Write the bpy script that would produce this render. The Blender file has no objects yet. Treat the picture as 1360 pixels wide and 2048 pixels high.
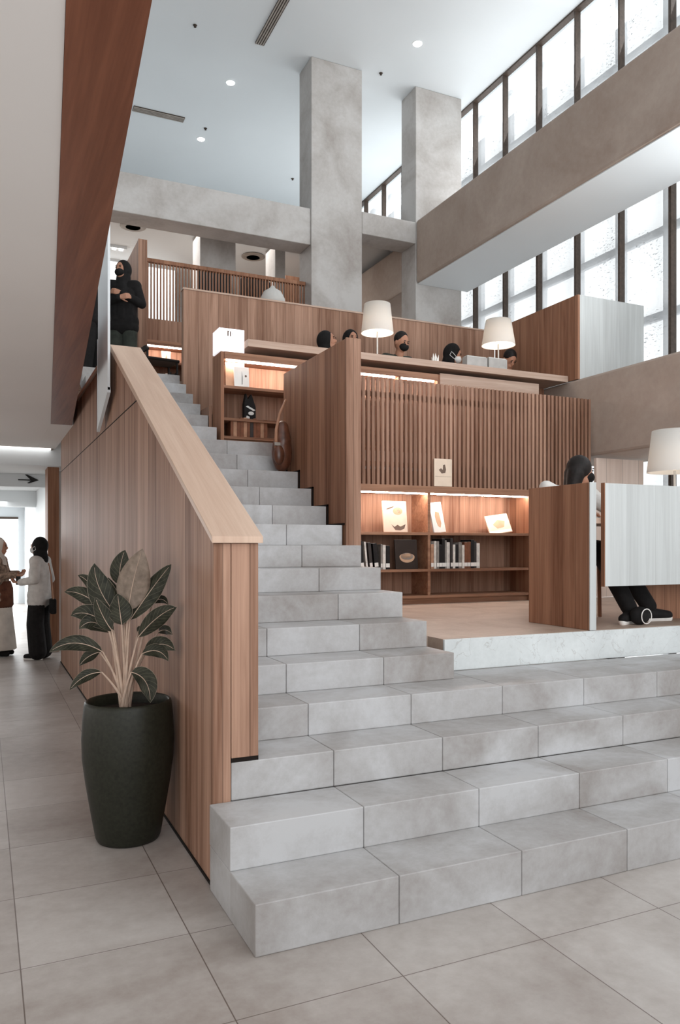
import bpy, bmesh, math, random
from math import sin, cos, pi, radians, sqrt, atan2
from mathutils import Vector, Matrix
random.seed(7)
SC = bpy.context.scene
COL = SC.collection

# ---------------------------------------------------------------- camera, world, light, exposure
cam_d = bpy.data.cameras.new('camera'); cam = bpy.data.objects.new('camera', cam_d); COL.objects.link(cam)
SC.camera = cam
F_PX, HOR = 1550.0, 1092.0
cam_d.sensor_fit = 'VERTICAL'; cam_d.sensor_height = 36.0
cam_d.lens = 36.0 * F_PX / 2048.0
cam_d.shift_y = (HOR - 1024.0) / 2048.0
cam_d.clip_start = 0.05; cam_d.clip_end = 200
cam.location = (0, 0, 1.5)
cam.rotation_euler = (pi / 2, 0, -math.atan(715.0 / 1550.0))

world = bpy.data.worlds.new('daylight'); SC.world = world; world.use_nodes = True
wb = world.node_tree.nodes['Background']
wb.inputs['Color'].default_value = (0.965, 0.985, 1.0, 1); wb.inputs['Strength'].default_value = 1.45

SC.view_settings.view_transform = 'Standard'; SC.view_settings.look = 'None'
SC.view_settings.gamma = 1.0; SC.view_settings.use_curve_mapping = False
SC.view_settings.exposure = 0.0

def area(name, loc, rot, sx, sy, power, color=(1, 1, 1)):
    d = bpy.data.lights.new(name, 'AREA'); d.shape = 'RECTANGLE'; d.size = sx; d.size_y = sy
    d.energy = power; d.color = color
    o = bpy.data.objects.new(name, d); COL.objects.link(o); o.location = loc; o.rotation_euler = rot
    return o
# daylight coming in through the tall window wall on the right
area('window_daylight', (7.5, 8.0, 7.8), (0, radians(112), 0), 2.0, 14.0, 190, (0.95, 0.98, 1.0))
area('window_daylight_low', (7.5, 2.4, 4.6), (0, radians(125), 0), 1.6, 7.0, 220, (0.95, 0.98, 1.0))
# added fill behind the viewer, tilted up to brighten the ceiling
area('front_fill', (2.5, -1.9, 3.4), (radians(132), 0, 0), 9.0, 5.0, 300, (0.96, 0.98, 1.0))
# daylight from the glazed far end of the hall, and its ceiling panels
area('hall_end_daylight', (-1.4, 21.6, 1.3), (radians(90), 0, radians(180)), 4.5, 2.2, 170, (0.96, 0.98, 1.0))
area('hall_ceiling_panels', (-0.8, 16.0, 2.4), (0, 0, 0), 2.5, 6.0, 150, (1.0, 0.99, 0.97))
area('far_ceiling_fill', (3.2, 14.0, 6.95), (radians(180), 0, 0), 7.0, 4.0, 26, (1.0, 0.99, 0.98))  # added fill, no lamp there; brightens the far ceiling
area('hall_side_fill', (-3.9, 4.0, 1.6), (0, radians(-110), 0), 2.4, 12.0, 130, (1.0, 0.95, 0.90))  # added fill, no known window there; lifts soffit and stair wall
area('upper_room_panels', (3.0, 13.6, 6.7), (0, 0, 0), 4.5, 2.0, 120, (1.0, 0.97, 0.94))

# ---------------------------------------------------------------- materials
def new_mat(name):
    m = bpy.data.materials.new(name); m.use_nodes = True
    nt = m.node_tree; nt.nodes.clear()
    return m, nt
def nd(nt, t, ins=None, **kw):
    n = nt.nodes.new(t)
    for k, v in kw.items(): setattr(n, k, v)
    if ins:
        for k, v in ins.items():
            if isinstance(v, bpy.types.NodeSocket): nt.links.new(v, n.inputs[k])
            else: n.inputs[k].default_value = v
    return n
def mth(nt, op, a, b=0.0, c=None):
    ins = {0: a, 1: b}
    if c is not None: ins[2] = c
    return nd(nt, 'ShaderNodeMath', ins, operation=op).outputs[0]
def srgb(r, g, b):
    f = lambda c: (c / 255 / 12.92) if c / 255 <= 0.04045 else ((c / 255 + 0.055) / 1.055) ** 2.4
    return (f(r), f(g), f(b), 1)
def ramp(nt, fac, stops):
    n = nd(nt, 'ShaderNodeValToRGB', {0: fac}); cr = n.color_ramp
    while len(cr.elements) < len(stops): cr.elements.new(0.5)
    for e, (p, c) in zip(cr.elements, stops): e.position = p; e.color = c
    return n.outputs[0]
def mixc(nt, fac, a, b, bt='MIX'):
    n = nt.nodes.new('ShaderNodeMix'); n.data_type = 'RGBA'; n.blend_type = bt
    for i, v in ((0, fac), (6, a), (7, b)):
        if isinstance(v, bpy.types.NodeSocket): nt.links.new(v, n.inputs[i])
        else: n.inputs[i].default_value = v
    return n.outputs[2]
def finish(nt, col, rough=0.5, bump=None, bstr=0.1, spec=0.3, metal=0.0, emit=None, estr=0.0, alpha=None, trans=0.0):
    b = nd(nt, 'ShaderNodeBsdfPrincipled', {'Base Color': col, 'Roughness': rough, 'Specular IOR Level': spec, 'Metallic': metal})
    if emit is not None:
        b.inputs['Emission Color'].default_value = emit; b.inputs['Emission Strength'].default_value = estr
    if trans: b.inputs['Transmission Weight'].default_value = trans
    if bump is not None:
        bn = nd(nt, 'ShaderNodeBump', {'Strength': bstr, 'Distance': 0.01, 'Height': bump}); nt.links.new(bn.outputs[0], b.inputs['Normal'])
    o = nd(nt, 'ShaderNodeOutputMaterial'); nt.links.new(b.outputs[0], o.inputs[0])
    return b
def plain(name, rgb, rough=0.6, noise=0.06, scale=8.0, spec=0.3, metal=0.0, emit=None, estr=0.0):
    m, nt = new_mat(name)
    g = nd(nt, 'ShaderNodeNewGeometry')
    n = nd(nt, 'ShaderNodeTexNoise', {'Vector': g.outputs['Position'], 'Scale': scale, 'Detail': 4.0})
    c = srgb(*rgb); d = tuple(x * (1 - noise * 2.5) for x in c[:3]) + (1,); l = tuple(min(1, x * (1 + noise * 2.5)) for x in c[:3]) + (1,)
    col = ramp(nt, n.outputs[0], [(0.3, d), (0.7, l)])
    finish(nt, col, rough, spec=spec, metal=metal, emit=emit and srgb(*emit), estr=estr)
    return m
def wood(name, dark, light, plank=0.12, direction='z', rough=0.5, groove=0.5, tone=0.5, spec=0.25):
    m, nt = new_mat(name)
    g = nd(nt, 'ShaderNodeNewGeometry'); s = nd(nt, 'ShaderNodeSeparateXYZ', {0: g.outputs['Position']})
    x, y, z = s.outputs
    if direction == 'z': a = mth(nt, 'ADD', x, y); st = (16, 16, 0.7)
    elif direction == 'y': a = mth(nt, 'ADD', x, mth(nt, 'MULTIPLY', z, 0.0)); st = (16, 0.7, 0.9)
    else: a = mth(nt, 'ADD', y, z); st = (0.7, 16, 16)
    q = mth(nt, 'DIVIDE', mth(nt, 'ADD', a, 40.0), plank)
    pid = mth(nt, 'FLOOR', q); fr = mth(nt, 'FRACT', q)
    wn = nd(nt, 'ShaderNodeTexWhiteNoise', {'W': pid}, noise_dimensions='1D')
    off = nd(nt, 'ShaderNodeCombineXYZ', {0: mth(nt, 'MULTIPLY', wn.outputs[0], 9.0), 1: mth(nt, 'MULTIPLY', wn.outputs[0], 5.0), 2: mth(nt, 'MULTIPLY', wn.outputs[0], 13.0)})
    mp = nd(nt, 'ShaderNodeVectorMath', {0: g.outputs['Position'], 1: st}, operation='MULTIPLY')
    av = nd(nt, 'ShaderNodeVectorMath', {0: mp.outputs[0], 1: off.outputs[0]}, operation='ADD')
    n1 = nd(nt, 'ShaderNodeTexNoise', {'Vector': av.outputs[0], 'Scale': 1.0, 'Detail': 5.0, 'Roughness': 0.6, 'Distortion': 0.6})
    mp2 = nd(nt, 'ShaderNodeVectorMath', {0: av.outputs[0], 1: (5, 5, 3)}, operation='MULTIPLY')
    n2 = nd(nt, 'ShaderNodeTexNoise', {'Vector': mp2.outputs[0], 'Scale': 1.0, 'Detail': 3.0})
    v = mth(nt, 'ADD', mth(nt, 'MULTIPLY', n1.outputs[0], 0.75 - 0.3 * tone), mth(nt, 'ADD', mth(nt, 'MULTIPLY', n2.outputs[0], 0.22), mth(nt, 'MULTIPLY', wn.outputs[0], 0.34 * tone)))
    col = ramp(nt, v, [(0.30, srgb(*dark)), (0.68, srgb(*light))])
    if groove:
        gr = mth(nt, 'LESS_THAN', fr, 0.0045 / plank)
        col = mixc(nt, mth(nt, 'MULTIPLY', gr, groove), col, srgb(40, 24, 16))
    finish(nt, col, rough, bump=n2.outputs[0], bstr=0.05, spec=spec)
    return m
def stone(name, dark, light, scale=1.6, rough=0.55, block=0.0, spec=0.3, grid=None, veins=0.0, contrast=1.0):
    m, nt = new_mat(name)
    g = nd(nt, 'ShaderNodeNewGeometry'); P = g.outputs['Position']
    n1 = nd(nt, 'ShaderNodeTexNoise', {'Vector': P, 'Scale': scale, 'Detail': 5.0, 'Roughness': 0.55, 'Distortion': 0.8})
    n2 = nd(nt, 'ShaderNodeTexNoise', {'Vector': P, 'Scale': scale * 14, 'Detail': 4.0, 'Roughness': 0.7})
    v = mth(nt, 'ADD', mth(nt, 'MULTIPLY', n1.outputs[0], 0.8 * contrast), mth(nt, 'MULTIPLY', n2.outputs[0], 0.25))
    s = nd(nt, 'ShaderNodeSeparateXYZ', {0: P})
    if block or grid:
        x0, y0, dx, dy = grid if grid else (0.9, 2.69, 0.6, 0.315)
        qx = mth(nt, 'DIVIDE', mth(nt, 'SUBTRACT', mth(nt, 'ADD', s.outputs[0], 60 * dx), x0), dx)
        qy = mth(nt, 'DIVIDE', mth(nt, 'SUBTRACT', mth(nt, 'ADD', s.outputs[1], 60 * dy), y0), dy)
        cid = nd(nt, 'ShaderNodeCombineXYZ', {0: mth(nt, 'FLOOR', qx), 1: mth(nt, 'FLOOR', mth(nt, 'ADD', qy, 0.01)), 2: 0.0})
        wn = nd(nt, 'ShaderNodeTexWhiteNoise', {'Vector': cid.outputs[0]}, noise_dimensions='3D')
        v = mth(nt, 'ADD', v, mth(nt, 'MULTIPLY', mth(nt, 'SUBTRACT', wn.outputs[0], 0.5), block))
    col = ramp(nt, v, [(0.3, srgb(*dark)), (0.72, srgb(*light))])
    if grid:
        gx = mth(nt, 'LESS_THAN', mth(nt, 'FRACT', qx), 0.0045 / dx); gy = mth(nt, 'LESS_THAN', mth(nt, 'FRACT', qy), 0.004 / dy)
        col = mixc(nt, mth(nt, 'MULTIPLY', mth(nt, 'MAXIMUM', gx, gy), 0.75), col, srgb(70, 52, 42))
    if veins:
        n3 = nd(nt, 'ShaderNodeTexNoise', {'Vector': P, 'Scale': 3.0, 'Detail': 6.0, 'Distortion': 2.5})
        vv = mth(nt, 'LESS_THAN', mth(nt, 'ABSOLUTE', mth(nt, 'SUBTRACT', n3.outputs[0], 0.5)), 0.005)
        col = mixc(nt, mth(nt, 'MULTIPLY', vv, veins), col, srgb(140, 130, 125))
    finish(nt, col, rough, bump=n2.outputs[0], bstr=0.06, spec=spec)
    return m

M = {}
M['teak'] = wood('teak_panelling', (108, 74, 56), (178, 142, 121), 0.12, rough=0.6, spec=0.18)
M['shelf_back'] = wood('maple_shelf_back', (186, 150, 126), (212, 180, 156), 0.2, rough=0.6, groove=0.25)
M['teak_dark'] = wood('teak_dark_panels', (110, 72, 53), (170, 126, 100), 0.13, rough=0.6, spec=0.18)
M['teak_beam'] = wood('teak_beam_x', (104, 66, 46), (170, 128, 102), 0.2, 'x', groove=0)
M['soffit_wood'] = wood('brown_stained_soffit_board', (96, 54, 37), (138, 88, 65), 0.3, 'y', groove=0, tone=0.2)
M['coping'] = wood('pale_coping_board', (184, 154, 134), (206, 180, 160), 0.6, 'y', groove=0, tone=0.1, rough=0.45)
M['counter'] = wood('counter_oak', (168, 140, 122), (200, 176, 160), 0.5, 'x', groove=0, tone=0.2)
M['glare_pale'] = wood('glare_paled_wood', (172, 174, 173), (198, 201, 200), 0.28, groove=0.15, tone=0.3, rough=0.3, spec=0.5)  # wood with bright glare put into its pale colour
M['pinkwood'] = wood('pale_maple_panel', (206, 184, 170), (226, 208, 196), 0.25)
M['floor'] = stone('stone_floor_tiles', (136, 124, 116), (194, 189, 185), 0.9, 0.42, block=0.10, grid=(0.12, 2.36, 0.605, 0.605), spec=0.4)
M['step'] = stone('grey_stone_steps', (136, 129, 124), (186, 186, 187), 1.7, 0.5, block=0.14, contrast=1.1)
M['marble'] = stone('pale_marble_riser', (190, 194, 194), (218, 222, 222), 2.2, 0.35, veins=0.28)
M['platform'] = stone('warm_stone_floor', (150, 128, 112), (192, 174, 160), 1.8, 0.5)
M['concrete'] = stone('fair_faced_concrete', (148, 139, 132), (192, 189, 186), 1.3, 0.7, contrast=1.15)
M['concrete_warm'] = stone('warm_concrete_beam', (152, 134, 122), (182, 168, 157), 0.9, 0.75)
M['white'] = plain('white_plaster', (214, 218, 220), 0.85, 0.012, 0.6)
M['soffit'] = plain('white_soffit_plaster', (226, 222, 219), 0.85, 0.02, 0.4)
M['black'] = plain('black_metal', (22, 20, 19), 0.5)
M['mullion'] = plain('dark_bronze_mullion', (74, 62, 54), 0.45, 0.1, 30)
M['rail'] = plain('grey_painted_steel', (196, 198, 202), 0.6)
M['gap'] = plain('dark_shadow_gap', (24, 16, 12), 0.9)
M['pot'] = plain('dark_green_pot_glaze', (38, 39, 31), 0.45, 0.12, 60, spec=0.3)
M['soil'] = plain('dark_soil', (32, 24, 18), 0.95, 0.3, 60)
M['skin'] = plain('skin', (176, 128, 104), 0.55)
M['clblack'] = plain('black_fabric', (22, 20, 20), 0.85, 0.15, 20)
M['clbrown'] = plain('brown_fabric', (98, 60, 44), 0.85, 0.12, 14)
M['clwhite'] = plain('white_blouse_fabric', (208, 204, 200), 0.8, 0.06, 12)
M['clcream'] = plain('cream_dress_fabric', (214, 204, 194), 0.85, 0.05, 8)
M['clgreen'] = plain('dark_green_trousers', (52, 56, 50), 0.85, 0.1, 16)
M['hair'] = plain('black_hair', (24, 18, 16), 0.6, 0.2, 40)
M['maskw'] = plain('white_face_mask', (226, 226, 224), 0.7, 0.02)
M['rubber'] = plain('white_sole_rubber', (226, 222, 218), 0.6)
M['petiole'] = plain('pale_petiole', (196, 172, 154), 0.6, 0.06, 20)
M['lampbase'] = plain('white_lamp_metal', (216, 212, 206), 0.4)
M['greyblock'] = plain('grey_box_card', (168, 164, 160), 0.6)
M['paper'] = plain('white_paper', (232, 228, 222), 0.7, 0.02)
M['cream'] = plain('cream_book_cover', (226, 206, 186), 0.6, 0.03)
M['beige'] = plain('beige_print', (198, 160, 130), 0.6)
M['ink'] = plain('brown_grey_print', (112, 92, 80), 0.6)
M['leather'] = plain('brown_leather', (92, 56, 40), 0.32, 0.15, 18, spec=0.5)
M['strap'] = plain('tan_strap', (168, 124, 98), 0.5)
M['led'] = plain('warm_led_strip', (255, 226, 196), 0.5, emit=(255, 238, 226), estr=95)
M['led_soft'] = plain('warm_led_strip_soft', (255, 226, 196), 0.5, emit=(255, 224, 196), estr=2.2)
M['downlight'] = plain('downlight_lens', (255, 255, 255), 0.5, emit=(255, 252, 246), estr=12)
M['ceil_light'] = plain('ceiling_light_diffuser', (255, 255, 255), 0.5, emit=(255, 253, 250), estr=2.5)
M['glowbox'] = plain('lit_white_acrylic', (245, 246, 250), 0.5, emit=(250, 250, 255), estr=0.75)
M['vent'] = plain('grey_metal_grille', (150, 142, 134), 0.5)
M['ventdark'] = plain('dark_vent_slot', (66, 56, 48), 0.7)
M['chair'] = plain('black_chair', (26, 22, 20), 0.5)
M['art_dark'] = plain('dark_glazed_print', (48, 36, 30), 0.4)
M['silver'] = plain('grey_white_marks', (196, 196, 192), 0.4)
BOOKC = [plain('book_cover_' + n, c, 0.6, 0.08, 25) for n, c in (('black', (26, 22, 22)), ('white', (214, 208, 200)), ('grey', (134, 128, 122)), ('brown', (118, 74, 52)), ('charcoal', (58, 52, 50)), ('tan', (170, 130, 104)))]
BOOKN = ['black', 'white', 'grey', 'brown', 'charcoal', 'tan']

def leafmat():
    m, nt = new_mat('dark_green_leaf')
    g = nd(nt, 'ShaderNodeNewGeometry'); tc = nd(nt, 'ShaderNodeTexCoord')
    s = nd(nt, 'ShaderNodeSeparateXYZ', {0: tc.outputs['UV']})
    u = s.outputs[0]; v = s.outputs[1]                      # u across (0..1), v along
    au = mth(nt, 'ABSOLUTE', mth(nt, 'SUBTRACT', u, 0.5))
    vq = mth(nt, 'FRACT', mth(nt, 'MULTIPLY', mth(nt, 'SUBTRACT', v, mth(nt, 'MULTIPLY', au, 0.5)), 9.0))
    vein = mth(nt, 'LESS_THAN', vq, 0.09)
    edge = mth(nt, 'GREATER_THAN', au, 0.482)
    n = nd(nt, 'ShaderNodeTexNoise', {'Vector': g.outputs['Position'], 'Scale': 30.0, 'Detail': 4.0})
    front = ramp(nt, n.outputs[0], [(0.3, srgb(34, 36, 28)), (0.7, srgb(60, 60, 48))])
    back = ramp(nt, n.outputs[0], [(0.3, srgb(104, 88, 76)), (0.7, srgb(140, 122, 108))])
    col = mixc(nt, mth(nt, 'MULTIPLY', vein, 0.35), front, srgb(128, 122, 104))
    col = mixc(nt, mth(nt, 'MULTIPLY', edge, 0.6), col, srgb(190, 176, 160))
    finish(nt, col, 0.5, spec=0.2)
    m2, nt2 = new_mat('pale_leaf_underside')
    g = nd(nt2, 'ShaderNodeNewGeometry')
    n = nd(nt2, 'ShaderNodeTexNoise', {'Vector': g.outputs['Position'], 'Scale': 30.0, 'Detail': 4.0})
    finish(nt2, ramp(nt2, n.outputs[0], [(0.3, srgb(112, 98, 86)), (0.7, srgb(146, 130, 116))]), 0.5)
    return m, m2
M['leaf'], M['leafpale'] = leafmat()

def shademat():
    m, nt = new_mat('white_lamp_shade')
    d = nd(nt, 'ShaderNodeBsdfDiffuse', {'Color': srgb(226, 226, 224)}); t = nd(nt, 'ShaderNodeBsdfTranslucent', {'Color': srgb(240, 226, 208)})
    mx = nd(nt, 'ShaderNodeMixShader', {0: 0.3, 1: d.outputs[0], 2: t.outputs[0]})
    o = nd(nt, 'ShaderNodeOutputMaterial'); nt.links.new(mx.outputs[0], o.inputs[0]); return m
M['shade'] = shademat()
def glassmat(name, tint, f):
    m, nt = new_mat(name)
    t = nd(nt, 'ShaderNodeBsdfTransparent', {'Color': tint}); g = nd(nt, 'ShaderNodeBsdfGlossy', {'Color': (1, 1, 1, 1), 'Roughness': 0.05})
    mx = nd(nt, 'ShaderNodeMixShader', {0: f, 1: t.outputs[0], 2: g.outputs[0]})
    o = nd(nt, 'ShaderNodeOutputMaterial'); nt.links.new(mx.outputs[0], o.inputs[0]); return m
M['glass'] = glassmat('window_glass', (0.97, 0.98, 0.98, 1), 0.03)
def frostmat():
    m, nt = new_mat('frosted_glass')
    t = nd(nt, 'ShaderNodeBsdfTransparent', {'Color': (0.95, 0.97, 0.97, 1)}); d = nd(nt, 'ShaderNodeBsdfDiffuse', {'Color': srgb(236, 240, 242)})
    mx = nd(nt, 'ShaderNodeMixShader', {0: 0.85, 1: t.outputs[0], 2: d.outputs[0]})
    o = nd(nt, 'ShaderNodeOutputMaterial'); nt.links.new(mx.outputs[0], o.inputs[0]); return m
M['frost'] = frostmat()
def screenmat():
    m, nt = new_mat('expanded_metal_screen')
    g = nd(nt, 'ShaderNodeNewGeometry')
    mp = nd(nt, 'ShaderNodeMapping', {'Vector': g.outputs['Position'], 'Rotation': (radians(-28), 0, 0), 'Scale': (1, 20, 95)})
    n = nd(nt, 'ShaderNodeTexNoise', {'Vector': mp.outputs[0], 'Scale': 1.0, 'Detail': 2.0, 'Roughness': 0.7})
    n2 = nd(nt, 'ShaderNodeTexNoise', {'Vector': g.outputs['Position'], 'Scale': 1.7, 'Detail': 2.0})
    k = mth(nt, 'GREATER_THAN', mth(nt, 'ADD', n.outputs[0], mth(nt, 'MULTIPLY', n2.outputs[0], 0.25)), 0.80)
    t = nd(nt, 'ShaderNodeBsdfTransparent', {'Color': (1, 1, 1, 1)}); tl = nd(nt, 'ShaderNodeBsdfTranslucent', {'Color': (0.95, 0.96, 0.97, 1)})
    veil = nd(nt, 'ShaderNodeMixShader', {0: 0.3, 1: t.outputs[0], 2: tl.outputs[0]})
    d = nd(nt, 'ShaderNodeBsdfTranslucent', {'Color': srgb(168, 170, 172)})
    mx = nd(nt, 'ShaderNodeMixShader', {0: k, 1: veil.outputs[0], 2: d.outputs[0]})
    o = nd(nt, 'ShaderNodeOutputMaterial'); nt.links.new(mx.outputs[0], o.inputs[0]); return m
M['screen'] = screenmat()

# ---------------------------------------------------------------- mesh helpers
ORG = {}
def org_of(o): return ORG.get(o.name, Vector((0, 0, 0))) if o else Vector((0, 0, 0))
def tag(o, label=None, cat=None, group=None, kind=None):
    if label: o['label'] = label
    if cat: o['category'] = cat
    if group: o['group'] = group
    if kind: o['kind'] = kind
    return o
def thing(name, loc, label, cat, group=None, rotz=0.0):
    o = bpy.data.objects.new(name, None); COL.objects.link(o); o.empty_display_size = 0.1
    o.location = loc; o.rotation_euler = (0, 0, rotz); ORG[o.name] = Vector(loc) if not rotz else Vector((0, 0, 0))
    return tag(o, label, cat, group)
class MB:
    def __init__(s): s.bm = bmesh.new(); s.uv = None
    def box(s, x0, x1, y0, y1, z0, z1, mat=None):
        vs = [s.bm.verts.new((x, y, z)) for z in (z0, z1) for y in (y0, y1) for x in (x0, x1)]
        if mat is not None:
            for v in vs: v.co = mat @ v.co
        for f in ((0, 2, 3, 1), (4, 5, 7, 6), (0, 1, 5, 4), (2, 6, 7, 3), (0, 4, 6, 2), (1, 3, 7, 5)):
            s.bm.faces.new([vs[i] for i in f])
        return s
    def prism(s, pts, axis, a0, a1):
        def mk(p, a): return {'x': (a, p[0], p[1]), 'y': (p[0], a, p[1]), 'z': (p[0], p[1], a)}[axis]
        A = [s.bm.verts.new(mk(p, a0)) for p in pts]; B = [s.bm.verts.new(mk(p, a1)) for p in pts]
        s.bm.faces.new(A); s.bm.faces.new(B[::-1]); n = len(pts)
        for i in range(n): s.bm.faces.new((A[i], B[i], B[(i + 1) % n], A[(i + 1) % n]))
        return s
    def lathe(s, prof, c=(0, 0, 0), seg=40, mat=None):
        rings = []
        for r, z in prof:
            rings.append([s.bm.verts.new(Vector((c[0] + r * cos(2 * pi * i / seg), c[1] + r * sin(2 * pi * i / seg), c[2] + z))) for i in range(seg)])
        for a, b in zip(rings, rings[1:]):
            for i in range(seg): s.bm.faces.new((a[i], a[(i + 1) % seg], b[(i + 1) % seg], b[i]))
        if prof[0][0] > 1e-5: s.bm.faces.new(rings[0][::-1])
        if prof[-1][0] > 1e-5: s.bm.faces.new(rings[-1])
        if mat is not None:
            for r in rings:
                for v in r: v.co = mat @ v.co
        return s
    def tube(s, pts, r, seg=8, r1=None):
        pts = [Vector(p) for p in pts]; rings = []; n = len(pts)
        for i, p in enumerate(pts):
            d = (pts[min(i + 1, n - 1)] - pts[max(i - 1, 0)]).normalized()
            u = d.orthogonal().normalized() if i == 0 else (u - d * u.dot(d)).normalized()
            w = d.cross(u); rr = r if r1 is None else r + (r1 - r) * i / (n - 1)
            rings.append([s.bm.verts.new(p + (u * cos(2 * pi * k / seg) + w * sin(2 * pi * k / seg)) * rr) for k in range(seg)])
        for a, b in zip(rings, rings[1:]):
            for i in range(seg): s.bm.faces.new((a[i], a[(i + 1) % seg], b[(i + 1) % seg], b[i]))
        s.bm.faces.new(rings[0][::-1]); s.bm.faces.new(rings[-1]); return s
    def capsule(s, p, q, r0, r1, seg=14):
        p, q = Vector(p), Vector(q); d = q - p; L = d.length
        prof = [(r0 * sin(a), -r0 * cos(a)) for a in [pi / 2 * i / 4 for i in range(5)]] + [(r1 * cos(a), L + r1 * sin(a)) for a in [pi / 2 * i / 4 for i in range(5)]]
        prof[0] = (1e-4, prof[0][1]); prof[-1] = (1e-4, prof[-1][1])
        rot = d.to_track_quat('Z', 'Y').to_matrix().to_4x4() if L > 1e-6 else Matrix()
        return s.lathe(prof, seg=seg, mat=Matrix.Translation(p) @ rot)
    def ell(s, c, r, rot=None, seg=18):
        prof = [(max(1e-4, sin(pi * i / 12)), -cos(pi * i / 12)) for i in range(13)]
        m = Matrix.Translation(c) @ (rot.to_4x4() if rot else Matrix()) @ Matrix.Diagonal((r[0], r[1], r[2], 1))
        return s.lathe(prof, seg=seg, mat=m)
    def build(s, name, mat, parent=None, bevel=0.0, smooth=False, remesh=0.0, smo=0):
        bm = s.bm
        if bevel: bmesh.ops.bevel(bm, geom=bm.edges[:], offset=bevel, segments=2, affect='EDGES', profile=0.5)
        bmesh.ops.recalc_face_normals(bm, faces=bm.faces)
        o0 = org_of(parent)
        if o0.length: bmesh.ops.translate(bm, verts=bm.verts, vec=-o0)
        me = bpy.data.meshes.new(name); bm.to_mesh(me); bm.free()
        o = bpy.data.objects.new(name, me); COL.objects.link(o)
        if remesh:
            md = o.modifiers.new('r', 'REMESH'); md.mode = 'VOXEL'; md.voxel_size = remesh
            if smo: sm = o.modifiers.new('s', 'SMOOTH'); sm.factor = 0.5; sm.iterations = smo
            dg = bpy.context.evaluated_depsgraph_get(); ev = o.evaluated_get(dg)
            nm = bpy.data.meshes.new_from_object(ev); o.modifiers.clear(); o.data = nm; nm.name = name; smooth = True
        if smooth:
            for p in o.data.polygons: p.use_smooth = True
        o.data.materials.clear(); o.data.materials.append(M[mat] if isinstance(mat, str) else mat)
        if parent: o.parent = parent; ORG[o.name] = o0
        return o
def box(name, b, mat, parent=None, bevel=0.0): return MB().box(*b).build(name, mat, parent, bevel)
def struct(o, label, cat): return tag(o, label, cat, kind='structure')

# ---------------------------------------------------------------- structure: stairs
RUN = 0.315
def Yn(n): return 2.69 + RUN * (n - 1)
ZN = [0, .193, .37, .538, .70, .858, 1.02, 1.188, 1.347, 1.505, 1.664, 1.826, 1.992, 2.165, 2.332, 2.5, 2.665, 2.83, 2.995, 3.16, 3.325, 3.49]
stairs = thing('staircase', (0.9, 2.69, 0), 'broad grey stone block staircase climbing between the wooden wall and the reading platform', 'stairs'); stairs['kind'] = 'structure'
for n in range(1, 22):
    y0 = Yn(n); y1 = Yn(n + 1) + 0.30
    xl = 0.9 if n <= 2 else 1.0
    xr = 7.5 if n <= 4 else (2.58 if n <= 9 else (2.57 if n <= 15 else 2.09))
    if n <= 2: y1 = 3.316 if n == 2 else 3.31
    if n == 4: y1 = 4.19
    if n == 5: y1 = 4.38
    mb = MB(); x = xl; cuts = [xl] + [0.9 + 0.6 * k for k in range(1, 12) if xl + 0.05 < 0.9 + 0.6 * k < xr - 0.05] + [xr]
    for a, b in zip(cuts, cuts[1:]):
        mb.box(a + 0.0012, b - 0.0012, y0, y1, ZN[n - 1] + 0.0005, ZN[n])
    mb.build('step', 'step', stairs, bevel=0.004)
# floor of the hall
fl = MB().box(-4, 7.55, -2, 26, -0.2, 0).build('floor', 'floor'); struct(fl, 'large square grey-brown stone floor tiles of the hall', 'floor')
# reading platform on the right and its marble riser
pf = thing('floor_platform', (4.5, 4.2, 0.7), 'raised reading platform with warm stone floor and white marble riser', 'floor'); pf['kind'] = 'structure'
MB().box(2.67, 7.5, 4.2, 4.222, 0.7015, 0.903).build('marble_riser', 'marble', pf, bevel=0.004)
MB().box(2.67, 7.5, 4.223, 6.9, 0.7015, 0.905).box(2.582, 2.669, 4.40, 6.9, 0.7015, 0.905).build('platform_floor', 'platform', pf)
# terrace slabs
t2 = MB().box(2.58, 6.42, 7.225, 8.8, 2.34, 2.5).build('floor_terrace', 'platform'); struct(t2, 'narrow stone terrace behind the slatted wooden screen', 'floor')
t3 = MB().box(2.14, 6.42, 7.75, 8.84, 2.72, 2.85).build('floor_counter_terrace', 'platform'); struct(t3, 'stone terrace floor behind the long reading counter', 'floor')
ld = MB().box(0.935, 6.42, 9.301, 11.18, 3.3, 3.49).build('floor_landing', 'platform'); struct(ld, 'stone landing at the head of the stairs', 'floor')
t5 = MB().box(-1, 7.5, 11.55, 16.9, 4.55, 4.75).build('floor_top_terrace', 'platform'); struct(t5, 'uppermost floor behind the dark slatted railing', 'floor')
# mezzanine slab over the hall with wood-edged soffit (edge slightly skewed)
mz = thing('ceiling_mezzanine', (0, 4, 2.85), 'low white soffit over the hall with a brown wooden edge board', 'ceiling'); mz['kind'] = 'structure'
def ex(y): return 0.238 + 0.0735 * y
def ix(y): return 0.045 + 0.0700 * y
y0, y1 = -2.0, 9.1
MB().prism([(-4, y0), (ix(y0), y0), (ix(y1), y1), (ix(y1), 11.5), (-4, 11.5)], 'z', 2.85, 3.3).build('white_soffit', 'soffit', mz)
MB().prism([(ix(y0) + .001, y0), (ex(y0), y0), (ex(y1), y1), (ix(y1) + .001, y1)], 'z', 2.846, 3.3).build('wooden_edge_board', 'soffit_wood', mz)
MB().prism([(ix(y1) + .001, y1 + .001), (0.92, y1 + .001), (0.92, 11.5), (ix(y1) + .001, 11.5)], 'z', 2.85, 3.3).build('white_soffit', 'soffit', mz)
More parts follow.
